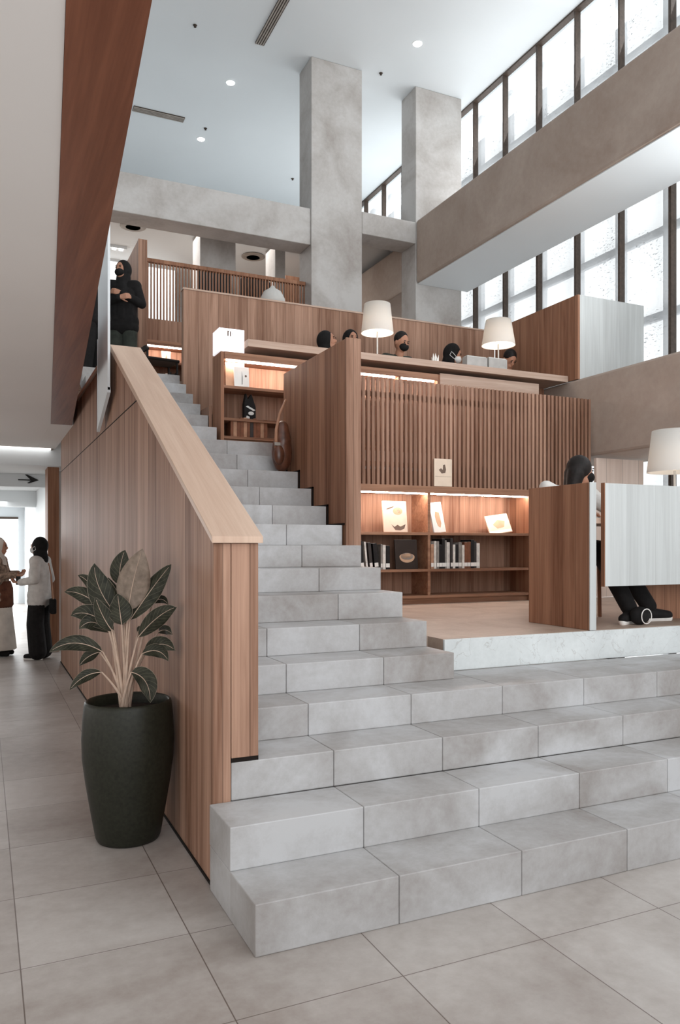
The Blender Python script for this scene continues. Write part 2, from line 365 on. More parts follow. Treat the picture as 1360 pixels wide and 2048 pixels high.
# main ceiling
ce = MB().box(-4, 7.7, -2, 17.0, 9.03, 9.3).build('ceiling', 'white'); struct(ce, 'high smooth white ceiling of the hall', 'ceiling')
uc = MB().box(-1, 7.5, 11.47, 16.9, 6.75, 6.88).build('ceiling_upper', 'white'); struct(uc, 'lower white ceiling behind the cross beam', 'ceiling')
bw = MB().box(-4, 7.7, 17.0, 17.2, 4.75, 9.03).build('wall_back', 'white'); struct(bw, 'white rear wall seen over the upper railing', 'wall')
lw = MB().box(-4.2, -4, -2, 26, 0, 9.03).build('wall_left', 'white'); struct(lw, 'white wall on the far left of the hall', 'wall')
# wall of the white upper room seen in the gaps
up = MB().box(1.0, 3.3, 14.6, 14.75, 4.75, 6.75).build('wall_upper', 'white'); struct(up, 'white wall panel of the upper room beside the stair head', 'wall')

# columns and beams
def conc(name, b, label, cat, mat='concrete', bev=0.012): return struct(box(name, b, mat, None, bev), label, cat)
conc('column', (4.59, 5.46, 11.0, 11.5, 2.4, 9.03), 'tall mottled concrete column left of the two, beside the upper railing', 'column')
conc('column', (6.44, 7.33, 11.0, 11.48, 2.4, 9.03), 'tall mottled concrete column right of the two, carrying the long beam', 'column')
conc('beam', (-0.6, 4.589, 11.03, 11.46, 6.14, 6.70), 'mottled concrete cross beam left of the tall column above the railing', 'beam', bev=0.01)
conc('beam', (5.461, 6.439, 11.0, 11.45, 6.45, 6.80), 'short concrete cross beam between the two tall columns', 'beam', bev=0.01)
bmt = thing('beam', (6.94, 4.5, 5.8), 'huge concrete beam with pale underside running along the window wall towards the viewer', 'beam'); bmt['kind'] = 'structure'
MB().box(6.44, 7.44, -2, 10.995, 5.803, 6.82).build('beam_body', 'concrete_warm', bmt, 0.035)
MB().box(6.475, 7.44, -2, 10.99, 5.79, 5.8025).build('window_lit_underside', 'white', bmt)  # light bounced from the windows, put into the underside as white
conc('beam', (6.44, 7.44, 11.485, 16.9, 5.80, 6.60), 'far end of the window beam behind the right column', 'beam', 'concrete_warm', 0.03)
conc('beam', (6.44, 7.53, -2, 7.9, 2.55, 3.49), 'lower concrete beam right of the slatted screen', 'beam', 'concrete_warm', 0.03)
conc('column', (3.265, 3.88, 12.6, 13.1, 4.752, 6.749), 'wide grey column behind the middle of the upper railing', 'column')
conc('column', (4.58, 4.77, 12.6, 13.1, 4.752, 6.749), 'slim grey column behind the right end of the upper railing', 'column')
# window wall
def window(name, z0, z1, label, y0=0.2, y1=16.9, X=7.57):
    w = thing(name, (X, 8, z0), label, 'window'); w['kind'] = 'structure'
    k = 0
    ys = [10.96 - 0.825 * i for i in range(-7, 14)]
    for y in ys:
        if y0 < y < y1:
            t = 0.03 if k % 3 else 0.042
            MB().box(X - 0.03, X + 0.06, y - t / 2, y + t / 2, z0, z1).build('mullion', 'mullion', w); k += 1
    MB().box(X - 0.04, X + 0.06, y0, y1, z1 - 0.03, z1).build('top_frame', 'mullion', w)
    MB().box(X - 0.03, X + 0.06, y0, y1, z0, z0 + 0.03).build('bottom_frame', 'mullion', w)
    MB().box(X + 0.01, X + 0.016, y0, y1, z0 + .03, z1 - .05).build('pane', 'glass', w)
    MB().box(X + 0.20, X + 0.202, y0, y1, z0, z1).build('metal_screen', 'screen', w)
    f = MB()
    for y in ys:
        if y0 < y < y1: f.box(X + 0.34, X + 0.42, y + 0.30, y + 0.44, z0, z1)
    for zz in (8.0, 5.48, 4.4):
        if z0 < zz < z1: f.box(X + 0.30, X + 0.36, y0, y1, zz, zz + 0.10)
    f.build('outer_frame', 'rail', w)
    return w
window('window_1', 6.6, 9.03, 'upper strip of tall bright window panes under the ceiling')
window('window_2', 3.49, 6.6, 'middle row of tall bright window panes between the two concrete beams')
window('window_3', 0.0, 2.8, 'lowest bright window under the lower concrete beam')

# ---------------------------------------------------------------- wooden stair wall with coping
sw = thing('stair_wall', (0.92, 3.3, 0), 'tall teak-panelled stair wall with a sloping pale coping', 'wall'); sw['kind'] = 'structure'
prof = [(3.32, 0.003), (3.32, 1.51), (6.25, 3.03), (8.6, 3.03), (9.2, 3.33), (10.6, 3.33), (10.6, 0.003)]
MB().prism(prof, 'x', 0.92, 0.998).build('side_panelling', 'teak', sw)
MB().prism([(3.316, 0.56), (3.316, 1.51), (6.25, 3.03), (8.6, 3.03), (9.2, 3.33), (9.2, 2.9), (8.0, 2.9)], 'x', 1.001, 1.125).build('inner_panelling', 'teak', sw)
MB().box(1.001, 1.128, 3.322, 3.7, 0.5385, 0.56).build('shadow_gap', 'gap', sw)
cp = [(3.29, 1.512), (3.29, 1.542), (6.25, 3.075), (8.6, 3.075), (8.6, 3.035), (6.26, 3.035)]
MB().prism(cp, 'x', 0.905, 1.14).build('coping', 'coping', sw, bevel=0.003)
MB().box(0.9165, 0.9199, 5.15, 10.6, 2.452, 2.458).build('panel_seam', 'gap', sw)
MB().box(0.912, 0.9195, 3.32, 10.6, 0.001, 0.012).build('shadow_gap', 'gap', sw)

# wing wall between stairs and slats
wg = thing('wing_wall', (2.64, 5.5, 0.905), 'tall brown wooden wing wall standing between the stairs and the lit bookcase', 'partition')
MB().box(2.585, 2.705, 5.5, 6.88, 0.905, 3.128).build('panel_body', 'teak_dark', wg, bevel=0.003)
MB().box(2.58, 2.71, 5.478, 5.499, 0.905, 3.132).build('front_edge_board', 'teak', wg, bevel=0.002)
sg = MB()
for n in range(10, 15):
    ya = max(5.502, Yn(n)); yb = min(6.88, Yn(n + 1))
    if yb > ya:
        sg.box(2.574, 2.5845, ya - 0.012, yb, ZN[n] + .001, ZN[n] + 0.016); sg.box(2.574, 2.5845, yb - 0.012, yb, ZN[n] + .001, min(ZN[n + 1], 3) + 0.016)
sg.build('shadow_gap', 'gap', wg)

# ---------------------------------------------------------------- bookcases
def bookcase(name, x0, x1, y, z0, z1, shelves, divs, label, depth=0.32, leds=(), end_l=True):
    b = thing(name, ((x0 + x1) / 2, y, z0), label, 'bookcase')
    t = 0.034
    MB().box(x0, x0 + t, y, y + depth, z0, z1).build('side_panel', 'teak_dark', b, bevel=0.002)
    MB().box(x1 - t, x1, y, y + depth, z0, z1).build('side_panel', 'teak_dark', b, bevel=0.002)
    MB().box(x0 + t, x1 - t, y + depth - 0.018, y + depth, z0, z1).build('back_panel', 'teak', b)
    MB().box(x0 + t, x1 - t, y - 0.012, y + depth - 0.02, z1 - 0.07, z1).build('top_board', 'teak_beam', b, bevel=0.003)
    MB().box(x0 + t, x1 - t, y + 0.03, y + depth - 0.02, z0, z0 + 0.06).build('plinth', 'teak_beam', b)
    for s_ in [z0 + 0.06] + list(shelves):
        MB().box(x0 + t, x1 - t, y + 0.004, y + depth - 0.02, s_, s_ + 0.028).build('shelf', 'teak_beam', b, bevel=0.002)
    zs = [z0 + 0.06] + list(shelves) + [z1 - 0.07]
    for d in divs:
        for a, c in zip(zs, zs[1:]):
            MB().box(d - 0.016, d + 0.016, y + 0.006, y + depth - 0.02, a + 0.0285, c).build('divider', 'teak_beam', b)
    for (a, c, m) in leds:
        MB().box(a, c, y + 0.035, y + 0.05, z1 - 0.082, z1 - 0.0705).build('led_strip', m, b)
    return b
bookcase('bookcase', 2.71, 5.475, 6.85, 0.905, 2.115, (1.236, 1.612), (4.172,), 'long warm-lit wooden bookcase under the slatted screen on the platform', 0.36, [(2.8, 4.14, 'led'), (4.2, 5.43, 'led')])
bookcase('bookcase', 5.48, 6.36, 6.85, 0.905, 2.115, (1.236, 1.612), (), 'short bookcase end behind the desk panel, right of the lit bookcase', 0.36)
bookcase('bookcase', 2.13, 4.66, 7.42, 2.502, 3.42, (2.742, 3.062), (4.145, 3.2), 'upper bookcase with lit top shelf left of and behind the wing wall', 0.30, [(2.2, 3.18, 'led'), (3.22, 4.1, 'led'), (4.17, 4.6, 'led')])
bookcase('bookcase', 2.05, 4.56, 11.2, 3.492, 4.45, (3.75, 4.13), (2.72, 3.6), 'small lit bookcase far up at the stair head below the lattice', 0.32, [(2.1, 2.68, 'led'), (2.75, 3.5, 'led')])
p3 = box('timber_fascia', (2.05, 4.56, 11.2, 11.52, 4.452, 4.755), 'teak'); tag(p3, 'teak board between the far lit bookcase and the dark lattice railing', 'panel')

# slatted screens
def slats(name, x0, x1, y, z0, z1, pitch, w, d, label, smat, top=False, rails=()):
    s = thing(name, ((x0 + x1) / 2, y, z0), label, 'screen')
    n = int((x1 - x0) / pitch)
    for i in range(n + 1):
        x = x0 + i * pitch
        MB().box(x, x + w, y, y + d, z0, z1).build('slat', smat, s)
    for zz, h, m in rails:
        MB().box(x0, x1, y + d + .0005, y + d + 0.02, zz, zz + h).build('rail', m, s)
    if top: MB().box(x0 - .02, x1 + .02, y - 0.012, y + d + 0.03, z1 + .0005, z1 + 0.055).build('handrail', smat, s, bevel=0.004)
    return s
slats('slatted_screen', 2.715, 6.345, 6.862, 2.117, 3.18, 0.0535, 0.03, 0.034, 'wide balustrade of upright teak slats above the lit bookcase', 'teak', rails=((2.118, 0.15, 'teak_dark'), (3.0, 0.05, 'teak'), (2.3, 0.05, 'teak_dark')))
slats('slatted_railing', 2.05, 4.56, 11.215, 4.757, 5.565, 0.0455, 0.017, 0.03, 'dark slatted railing high up between the brown post and the tall column', 'teak_dark', top=True)

# counter and fronts
ct = thing('reading_counter', (4.4, 7.36, 2.85), 'long pale wooden reading counter running below the upper wooden parapet', 'counter')
MB().box(2.39, 6.436, 7.36, 7.95, 3.482, 3.555).build('counter_top', 'counter', ct, bevel=0.003)
MB().box(2.6, 6.43, 7.80, 7.83, 2.852, 3.481).build('modesty_panel', 'teak_dark', ct)
MB().box(4.665, 6.05, 7.43, 7.45, 2.502, 3.44).build('front_board', 'counter', ct)
# upper parapet
pp = thing('parapet', (4.2, 8.9, 2.85), 'long teak-boarded parapet behind the people at the counter', 'parapet'); pp['kind'] = 'structure'
MB().box(2.1, 6.436, 8.85, 8.95, 2.852, 4.455).build('boarding', 'teak', pp)
MB().box(2.09, 6.438, 8.84, 8.96, 4.4555, 4.475).build('cap_strip', 'counter', pp)
MB().box(2.095, 2.125, 7.725, 8.848, 2.4, 2.93).build('terrace_side_board', 'teak', pp)
# wood box at the end of the counter
bx = thing('end_partition', (6.9, 7.9, 3.49), 'box-like partition with brown side and pale front on the lower concrete beam', 'partition')
MB().box(6.442, 6.475, 7.2, 8.84, 3.492, 4.50).build('side_panel', 'teak_dark', bx, bevel=0.002)
MB().box(6.476, 7.5, 7.2, 7.235, 3.492, 4.50).build('front_panel', 'glare_pale', bx, bevel=0.002)  # wooden front coloured pale to stand for glare
MB().box(6.476, 7.5, 7.236, 8.84, 4.47, 4.50).build('top_board', 'counter', bx)
MB().box(6.44, 6.475, 7.91, 8.83, 2.852, 3.49).build('lower_side_panel', 'teak_dark', bx)
# wing post at the stair head
w3 = thing('post_panel', (1.96, 10.6, 3.49), 'tall narrow brown wooden post panel beside the woman at the stair head', 'partition')
MB().box(1.905, 2.02, 10.622, 11.5, 3.492, 5.63).build('panel_body', 'teak_dark', w3)
MB().box(1.903, 2.022, 10.6, 10.6215, 3.492, 5.635).build('front_edge_board', 'teak', w3)
pn = box('pale_partition', (6.45, 7.18, 6.9, 6.94, 0.907, 2.52), 'pinkwood'); tag(pn, 'pale maple partition right of the slatted screen under the concrete beam', 'partition')
bp_ = box('brown_partition', (5.00, 5.27, 13.2, 13.28, 4.752, 6.42), 'teak_dark'); tag(bp_, 'narrow brown board standing behind the right end of the upper railing', 'partition')

# frosted glass panel beside the coping
gp = thing('glass_panel', (0.87, 6.3, 2.5), 'narrow upright frosted glass panel with white edges beside the coping top', 'glass panel')
MB().prism([(6.06, 2.70), (6.06, 4.6), (6.62, 4.6), (6.62, 2.50)], 'x', 0.862, 0.872).build('pane', 'frost', gp)
MB().box(0.858, 0.876, 6.045, 6.0595, 2.68, 4.6).box(0.858, 0.876, 6.621, 6.64, 2.49, 3.2).prism([(6.045, 2.66), (6.045, 2.70), (6.62, 2.505), (6.64, 2.44)], 'x', 0.855, 0.879).build('white_edge', 'white', gp)

# ---------------------------------------------------------------- hall beyond (left)
pr = box('timber_pier', (0.84, 0.99, 11.7, 12.2, 0, 2.62), 'teak_dark'); tag(pr, 'tall brown wooden pier beyond the end of the stair wall', 'pier')
hc = MB().box(-4, 1.4, 11.501, 24, 2.62, 3.3).build('ceiling_hall', 'white'); struct(hc, 'white ceiling of the bright hall beyond', 'ceiling')
rw = MB().box(1.0, 1.1, 12.3, 24, 0, 2.62).build('wall_right', 'white'); struct(rw, 'bright white wall of the far hall behind the wooden pier', 'wall')
tr = MB().box(-4, 0.999, 13.0, 13.25, 2.42, 2.619).box(-4, 0.999, 17.0, 17.3, 2.3, 2.619).build('trim_1', 'white'); struct(tr, 'white ceiling bulkheads across the far hall', 'trim')
ew = MB().box(-4, 1.0, 22, 22.2, 0, 2.62).build('wall_end', 'white'); struct(ew, 'white end wall of the far hall', 'wall')
hw = thing('window_4', (0.1, 21.95, 0), 'bright glazed doorway at the end of the far hall', 'window'); hw['kind'] = 'structure'
MB().box(-2.5, 0.85, 21.97, 21.995, 0.01, 2.2).build('lit_pane', plain('bright_daylight_pane', (240, 244, 246), 0.5, emit=(240, 246, 250), estr=1.5), hw)  # glowing pane widened past the window to brighten the end wall
MB().box(0.25, 0.31, 21.93, 21.965, 0.005, 2.2).box(-2.5, 0.85, 21.93, 21.96, 2.201, 2.26).box(-0.45, -0.41, 21.93, 21.96, 0.005, 2.2).build('frame', 'mullion', hw)
def ceil_light(b, label):
    o = thing('ceiling_light', ((b[0] + b[1]) / 2, b[2], b[4]), label, 'ceiling light', 'linear lights in the hall ceiling')
    MB().box(*b).build('diffuser', 'ceil_light', o)
    MB().box(b[0] - .03, b[0] - .001, b[2], b[3], b[4], b[5]).box(b[1] + .001, b[1] + .03, b[2], b[3], b[4], b[5]).build('frame', 'vent', o)
ceil_light((-2.5, 0.86, 11.42, 11.5, 2.835, 2.849), 'bright slot light in the soffit just before the wooden pier')
ceil_light((-2.5, 0.6, 13.9, 14.5, 2.605, 2.619), 'wide white light panel beyond the black arrow')
ceil_light((-2.5, 0.7, 18.2, 19.2, 2.605, 2.619), 'farthest light panel deep in the bright hall')
ar = MB().prism([(0.50, 2.535), (0.68, 2.535), (0.60, 2.62 - .01), (0.635, 2.61), (0.80, 2.53), (0.66, 2.475), (0.63, 2.48), (0.69, 2.52), (0.50, 2.52)], 'y', 12.985, 12.999).build('arrow_sign', 'black'); tag(ar, 'small black arrow on the white ceiling bulkhead pointing right', 'sign')

# ceiling fittings
def downlight(x, y, z, label, r=0.055):
    o = thing('downlight', (x, y, z), label, 'downlight', 'round downlights in the high ceiling')
    MB().lathe([(r + .018, -0.004), (r + .02, -0.001)], (x, y, z)).build('trim_ring', 'white', o)
    MB().lathe([(r, -0.012), (r, -0.0045)], (x, y, z)).build('lens', 'downlight', o)
downlight(3.66, 12.18, 9.03, 'glowing downlight left of the tall column, upper of two', 0.06)
downlight(3.67, 14.1, 9.03, 'glowing downlight farther back, just beyond the short ceiling vent', 0.06)
downlight(5.92, 10.06, 9.03, 'glowing downlight right of and nearer than the tall columns', 0.06)
def vent(b, axis, label):
    o = thing('ceiling_vent', ((b[0] + b[1]) / 2, (b[2] + b[3]) / 2, 9.03), label, 'ceiling vent')
    MB().box(b[0], b[1], b[2], b[3], 9.012, 9.029).build('backing', 'ventdark', o)
    for k in range(4):
        if axis == 'y': w = (b[1] - b[0]) / 4; MB().box(b[0] + w * k, b[0] + w * (k + .55), b[2], b[3], 9.004, 9.0115).build('blade', 'vent', o)
        else: w = (b[3] - b[2]) / 4; MB().box(b[0], b[1], b[2] + w * k, b[2] + w * (k + .55), 9.004, 9.0115).build('blade', 'vent', o)
vent((3.70, 3.84, 8.6, 11.05, 0, 0), 'y', 'long slot vent in the ceiling running towards the viewer')
vent((2.35, 3.23, 13.5, 13.66, 0, 0), 'x', 'short slot vent in the ceiling near the cross beam')
for x, y, lb in ((2.79, 11.05, 'small dark ceiling sprinkler left of the long slot vent'), (3.65, 13.7, 'small dark ceiling sprinkler beside the farther downlight'), (5.77, 14.83, 'small dark ceiling sprinkler just left of the tall column'), (5.76, 10.93, 'small dark ceiling sprinkler between the two tall columns')):
    tag(MB().lathe([(0.03, -0.004), (0.022, -0.012), (0.008, -0.02), (0.02, -0.03), (0.001, -0.032)], (x, y, 9.03), 16).build('sprinkler_head', 'ventdark'), lb, 'sprinkler')
for x, y, lb in ((2.24, 12.95, 'round grille on the low ceiling above the brown post panel'), (4.45, 13.4, 'round grille on the low ceiling behind the middle of the railing')):
    o = thing('ceiling_diffuser', (x, y, 6.75), lb, 'ceiling vent')
    for r in (0.18, 0.12, 0.06): MB().lathe([(r, -0.03), (r + .03, -0.018), (r + .03, -0.01), (r, -0.02)], (x, y, 6.75), 28).build('ring', 'vent', o)
    MB().lathe([(0.2, -0.008), (0.2, -0.001)], (x, y, 6.75)).build('backing', 'ventdark', o)
sl = thing('linear_light', (1.6, 13.9, 6.7), 'row of small bright lamps under the low ceiling left of the brown post', 'ceiling light')
MB().box(0.8, 2.3, 13.9, 13.97, 6.70, 6.749).build('housing', 'white', sl)
for k in range(12): MB().box(0.85 + k * .12, 0.92 + k * .12, 13.9, 13.97, 6.68, 6.6995).build('lamp', 'ceil_light', sl)

# ---------------------------------------------------------------- desk on the platform
dk = thing('reading_desk', (4.6, 4.5, 0.905), 'reading desk with dark brown end panel and pale front panel on the platform', 'desk')
MB().box(3.875, 3.93, 4.215, 4.88, 0.906, 1.948).build('end_panel', 'teak_dark', dk, bevel=0.002)
MB().box(3.874, 3.931, 4.207, 4.2145, 0.906, 1.949).build('end_panel_edge', 'glare_pale', dk)
MB().box(4.02, 6.2, 4.215, 4.245, 1.212, 1.948).build('front_panel', 'glare_pale', dk, bevel=0.002)  # glare on the wooden panel is part of its colour
MB().box(4.012, 4.0195, 4.213, 4.247, 1.21, 1.95).build('front_panel_edge', 'teak_dark', dk)
MB().box(3.931, 6.2, 4.248, 4.88, 1.66, 1.70).build('desk_top', 'counter', dk, bevel=0.003)
MB().box(4.80, 6.2, 4.62, 4.66, 0.906, 1.659).build('back_panel', 'teak_dark', dk)

# ---------------------------------------------------------------- lamps
def lamp(x, y, z, h0, h1, r0, r1, label, power):
    o = thing('table_lamp', (x, y, z), label, 'table lamp')
    MB().lathe([(0.065, 0.0), (0.065, 0.012), (0.012, 0.02)], (x, y, z), 28).build('base', 'lampbase', o, smooth=False)
    MB().tube([(x, y, z + 0.02), (x, y, z + h0 + 0.04)], 0.009, 10).build('stem', 'lampbase', o)
    s = MB(); s.lathe([(r0, h0), (r1, h1), (r1 - .004, h1 - 0.003), (r0 - .004, h0)], (x, y, z), 36)
    for f in [f for f in s.bm.faces if len(f.verts) > 8]: s.bm.faces.remove(f)
    s.build('shade', 'shade', o, smooth=True)
    MB().ell((x, y, z + h0 + 0.06), (0.03, 0.03, 0.045)).build('bulb', 'led_soft', o, smooth=True)
    d = bpy.data.lights.new('lamp_glow', 'POINT'); d.energy = power; d.color = (1.0, 0.86, 0.72); d.shadow_soft_size = 0.04
    lo = bpy.data.objects.new('lamp_glow', d); COL.objects.link(lo); lo.parent = o; lo.location = (0, 0, h0 + 0.12)
lamp(3.97, 7.62, 3.556, 0.30, 0.62, 0.18, 0.145, 'white-shaded table lamp on the counter right beside the wing wall top', 7)
lamp(5.60, 7.62, 3.556, 0.34, 0.64, 0.20, 0.150, 'white-shaded table lamp at the right end of the counter', 7)
lamp(5.13, 4.60, 1.701, 0.40, 0.74, 0.215, 0.175, 'large white-shaded table lamp on the reading desk at the picture edge', 1.5)

# ---------------------------------------------------------------- books and display pieces
def book(x0, x1, y0, y1, z0, z1, ci, label, group, lean=0.0, sticker=True):
    o = thing('book', ((x0 + x1) / 2, y0, z0), label, 'book', group)
    c = BOOKC[ci]
    m = None
    if lean:
        m = Matrix.Translation((x0, 0, z0)) @ Matrix.Rotation(lean, 4, 'Y') @ Matrix.Translation((-x0, 0, -z0))
    MB().box(x0, x1, y0, y1, z0, z1, m).build('cover', c, o, bevel=0.0)
    MB().box(x0 + .003, x1 - .003, y0 + .004, y1 - .001, z1, z1 + .001, m).build('pages', 'paper', o)
    if sticker: MB().box(x0 + .001, x1 - .001, y0 - .0012, y0, z0 + .02, z0 + .06, m).build('spine_label', 'paper', o)
ORD = ['first', 'second', 'third', 'fourth', 'fifth', 'sixth', 'seventh', 'eighth', 'ninth', 'tenth', 'eleventh', 'twelfth', 'thirteenth', 'fourteenth', 'fifteenth', 'sixteenth', 'seventeenth', 'eighteenth']
x = 4.215; seq = [5, 1, 2, 0, 0, 2, 1, 4, 1, 0, 2, 1, 3, 3, 0, 4, 1]
for i, ci in enumerate(seq):
    w = random.uniform(.026, .046); h = random.uniform(.24, .325)
    book(x, x + w, 6.875 + random.uniform(0, .02), 7.08, 1.265, 1.265 + h, ci, '%s upright book, %s from the left in the middle right compartment' % (BOOKN[ci], ORD[i]), 'books in the middle right compartment'); x += w + .0015
x = 3.30
for i, ci in enumerate([1, 4, 0, 1, 4, 0, 2, 1, 0]):
    w = 0.02 + 0.012 * (i % 3)
    book(x, x + w, 6.88, 7.07, 1.265 + (0.006 if i < 6 else 0), 1.265 + (.30 - .008 * i), ci, 'thin %s book, %s from the left in the middle left compartment' % (BOOKN[ci], ORD[i]), 'books in the middle left compartment', lean=-0.10 if i < 6 else 0); x += w + (.022 if i < 6 else .003)
x = 2.24
for i in range(11):
    ci = [3, 5, 3, 3, 5, 3, 4, 3, 3, 5, 3][i]; w = random.uniform(.024, .04); h = random.uniform(.165, .20)
    book(x, x + w, 7.45, 7.60, 2.591, 2.591 + h, ci, '%s book, %s from the left on the low shelf of the upper bookcase' % (BOOKN[ci], ORD[i]), 'brown books low in the upper bookcase', sticker=False); x += w + .002
x = 2.40
for i in range(4):
    w = .04; book(x, x + w, 11.23, 11.4, 3.779, 3.779 + .22 + .02 * (i % 2), [1, 0, 4, 0][i], '%s book, %s from the left in the far bookcase at the stair head' % (BOOKN[[1, 0, 4, 0][i]], ORD[i]), 'books in the far bookcase', sticker=False); x += w + .01

def plate(name, c, w, h, tiltx, rotz, roll, label, cover, art, t=0.02):
    """a face-out book: local x right, z up, front = -y, standing on its lower edge"""
    o = bpy.data.objects.new(name, None); COL.objects.link(o); o.location = c
    o.rotation_euler = (tiltx, roll, rotz); ORG[o.name] = Vector((0, 0, 0)); tag(o, label, 'book')
    MB().box(-w / 2, w / 2, 0, t, 0.001, h).build('cover', cover, o, bevel=0.002)
    MB().box(-w / 2 + .004, w / 2 - .002, .004, t - .004, h, h + .001).build('pages', 'paper', o)
    for nm, pts, m in art:
        MB().prism([(px * w, pz * h) for px, pz in pts], 'y', -0.0016, -0.0002).build(nm, m, o)
    return o
def ellp(cx, cz, rx, rz, n=18, a0=0, a1=2 * pi): return [(cx + rx * cos(a0 + (a1 - a0) * i / n), cz + rz * sin(a0 + (a1 - a0) * i / n)) for i in range(n if a1 - a0 > 6.2 else n + 1)]
boat = [(-.18, .25), (-.05, .17), (0.08, .24), (.2, .18), (.42, .26), (.36, .12), (.2, .06), (-.02, .07)]
plate('face_out_book', (3.82, 6.92, 1.6405), 0.275, 0.32, radians(-7), 0, 0, 'cream face-out book with a dark boat shape in the upper left lit compartment', 'cream',
      [('boat_print', boat, 'ink'), ('ring_print', ellp(.12, .68, .2, .12), 'beige'), ('dot_print', [(a, b) for a, b in ellp(.15, .69, .08, .06)], 'cream'), ('stroke_print', [(-.35, .72), (-.1, .78), (.0, .86), (-.12, .82), (-.34, .76)], 'ink')])
plate('face_out_book', (4.335, 6.90, 1.6405), 0.17, 0.32, radians(-9), radians(12), radians(-6), 'white leaning face-out book with a beige figure just right of the divider', 'paper',
      [('figure_print', [(-.2, .55), (-.12, .7), (.18, .66), (.22, .3), (.1, .16), (-.08, .22), (-.16, .38)], 'beige')])
plate('face_out_book', (5.15, 6.95, 1.6405), 0.27, 0.225, radians(-24), radians(-10), radians(-8), 'small tilted face-out book at the right end of the lit shelf', 'cream',
      [('sketch_print', [(-.25, .5), (0, .72), (.3, .6), (.2, .3), (-.1, .26)], 'beige'), ('white_band', [(-.48, .03), (.48, .03), (.48, .17), (-.48, .17)], 'paper')])
plate('face_out_book', (4.33, 6.838, 2.116), 0.215, 0.285, 0, 0, 0, 'pale booklet with a dark bird-like print standing against the slats', 'cream',
      [('bird_print', [(-.25, .6), (-.12, .66), (-.02, .6), (0, .78), (.1, .8), (.16, .62), (.12, .5), (-.08, .47)], 'ink'), ('line_print', [(-.46, .36), (.46, .36), (.46, .365), (-.46, .365)], 'ink')], t=0.012)
plate('face_out_book', (3.93, 6.885, 1.2645), 0.26, 0.30, radians(-6), 0, 0, 'dark face-out book with a pale cup print in the middle left compartment', 'art_dark',
      [('cup_print', ellp(.02, .42, .34, .2, 18, pi, 2 * pi) + ellp(.02, .42, .34, .12, 18, 0, pi), 'beige'), ('cup_inside', ellp(.02, .43, .28, .12), 'greyblock')])
plate('face_out_book', (2.295, 7.47, 3.0905), 0.20, 0.245, radians(-5), 0, 0, 'tan face-out book at the left end of the lit top shelf', 'beige', [])
plate('face_out_book', (2.35, 7.43, 3.0905), 0.155, 0.20, radians(-6), 0, 0, 'white face-out book with a grey stroke standing before the tan one', 'paper',
      [('stroke_print', [(-.02, .1), (.06, .12), (.08, .5), (.02, .8), (0, .5)], 'greyblock'), ('dot_print', ellp(.28, .55, .07, .06), 'ink')])
plate('face_out_book', (2.42, 11.26, 4.1585), 0.13, 0.17, radians(-6), 0, 0, 'white face-out book on the far lit shelf at the stair head', 'paper', [('figure_print', [(-.1, .2), (.05, .2), (.12, .75), (-.02, .75)], 'beige')])
# black packet on the middle shelf of the upper bookcase
pk = thing('paper_packet', (2.44, 7.50, 2.770), 'black upright packet with silver marks on the middle shelf of the upper bookcase', 'packet')
MB().prism([(2.385, 2.7705), (2.505, 2.7705), (2.505, 2.90), (2.46, 3.03), (2.445, 3.0), (2.42, 2.97), (2.405, 3.035), (2.385, 2.93)], 'y', 7.46, 7.53).build('packet_body', 'clblack', pk, bevel=0.002)
MB().prism([(2.40, 2.90), (2.48, 2.86), (2.50, 2.87), (2.42, 2.91)], 'y', 7.4575, 7.4595).prism(ellp(2.455, 2.835, .03, .018), 'y', 7.4575, 7.4595).prism([(2.40, 2.785), (2.44, 2.78), (2.44, 2.80), (2.41, 2.81)], 'y', 7.4575, 7.4595).build('silver_mark', 'silver', pk)
# lit white box on top of the bookcase
gb = thing('light_box', (2.25, 7.55, 3.42), 'glowing white box with small dark marks on the left end of the upper bookcase', 'light box')
MB().box(2.115, 2.375, 7.43, 7.66, 3.4215, 3.655).build('box_body', 'glowbox', gb, bevel=0.004)
MB().box(2.20, 2.212, 7.427, 7.4295, 3.58, 3.63).box(2.226, 2.236, 7.427, 7.4295, 3.578, 3.628).prism([(2.208, 3.622), (2.216, 3.622), (2.216, 3.628), (2.208, 3.628)], 'y', 7.427, 7.4295).box(2.252, 2.257, 7.427, 7.4295, 3.6, 3.608).build('dark_mark', 'ink', gb)
# counter-top boxes
for x0, x1, h, lb in ((5.02, 5.30, .115, 'grey low box on the counter left of the right-hand lamp'), (5.32, 5.58, .125, 'grey low box on the counter in front of the right-hand lamp')):
    o = thing('document_box', ((x0 + x1) / 2, 7.44, 3.556), lb, 'box')
    MB().box(x0, x1, 7.42, 7.52, 3.5562, 3.556 + h).build('box_body', 'greyblock', o, bevel=0.003)
    MB().box(x0 + .01, x1 - .01, 7.43, 7.51, 3.5562 + h, 3.566 + h).build('lid', 'silver', o, bevel=0.002)
ts = MB()
for k in range(6):
    a = k * 1.05; ts.prism([(4.60 + .02 * cos(a), 3.5562), (4.66 + .015 * sin(a * 2), 3.5562), (4.63 + .03 * cos(a * 1.7), 3.65 + .02 * sin(a))], 'y', 7.45 + .012 * k, 7.456 + .012 * k)
tag(ts.build('tissue', 'paper'), 'crumpled white tissue on the counter between the two lamps', 'tissue')

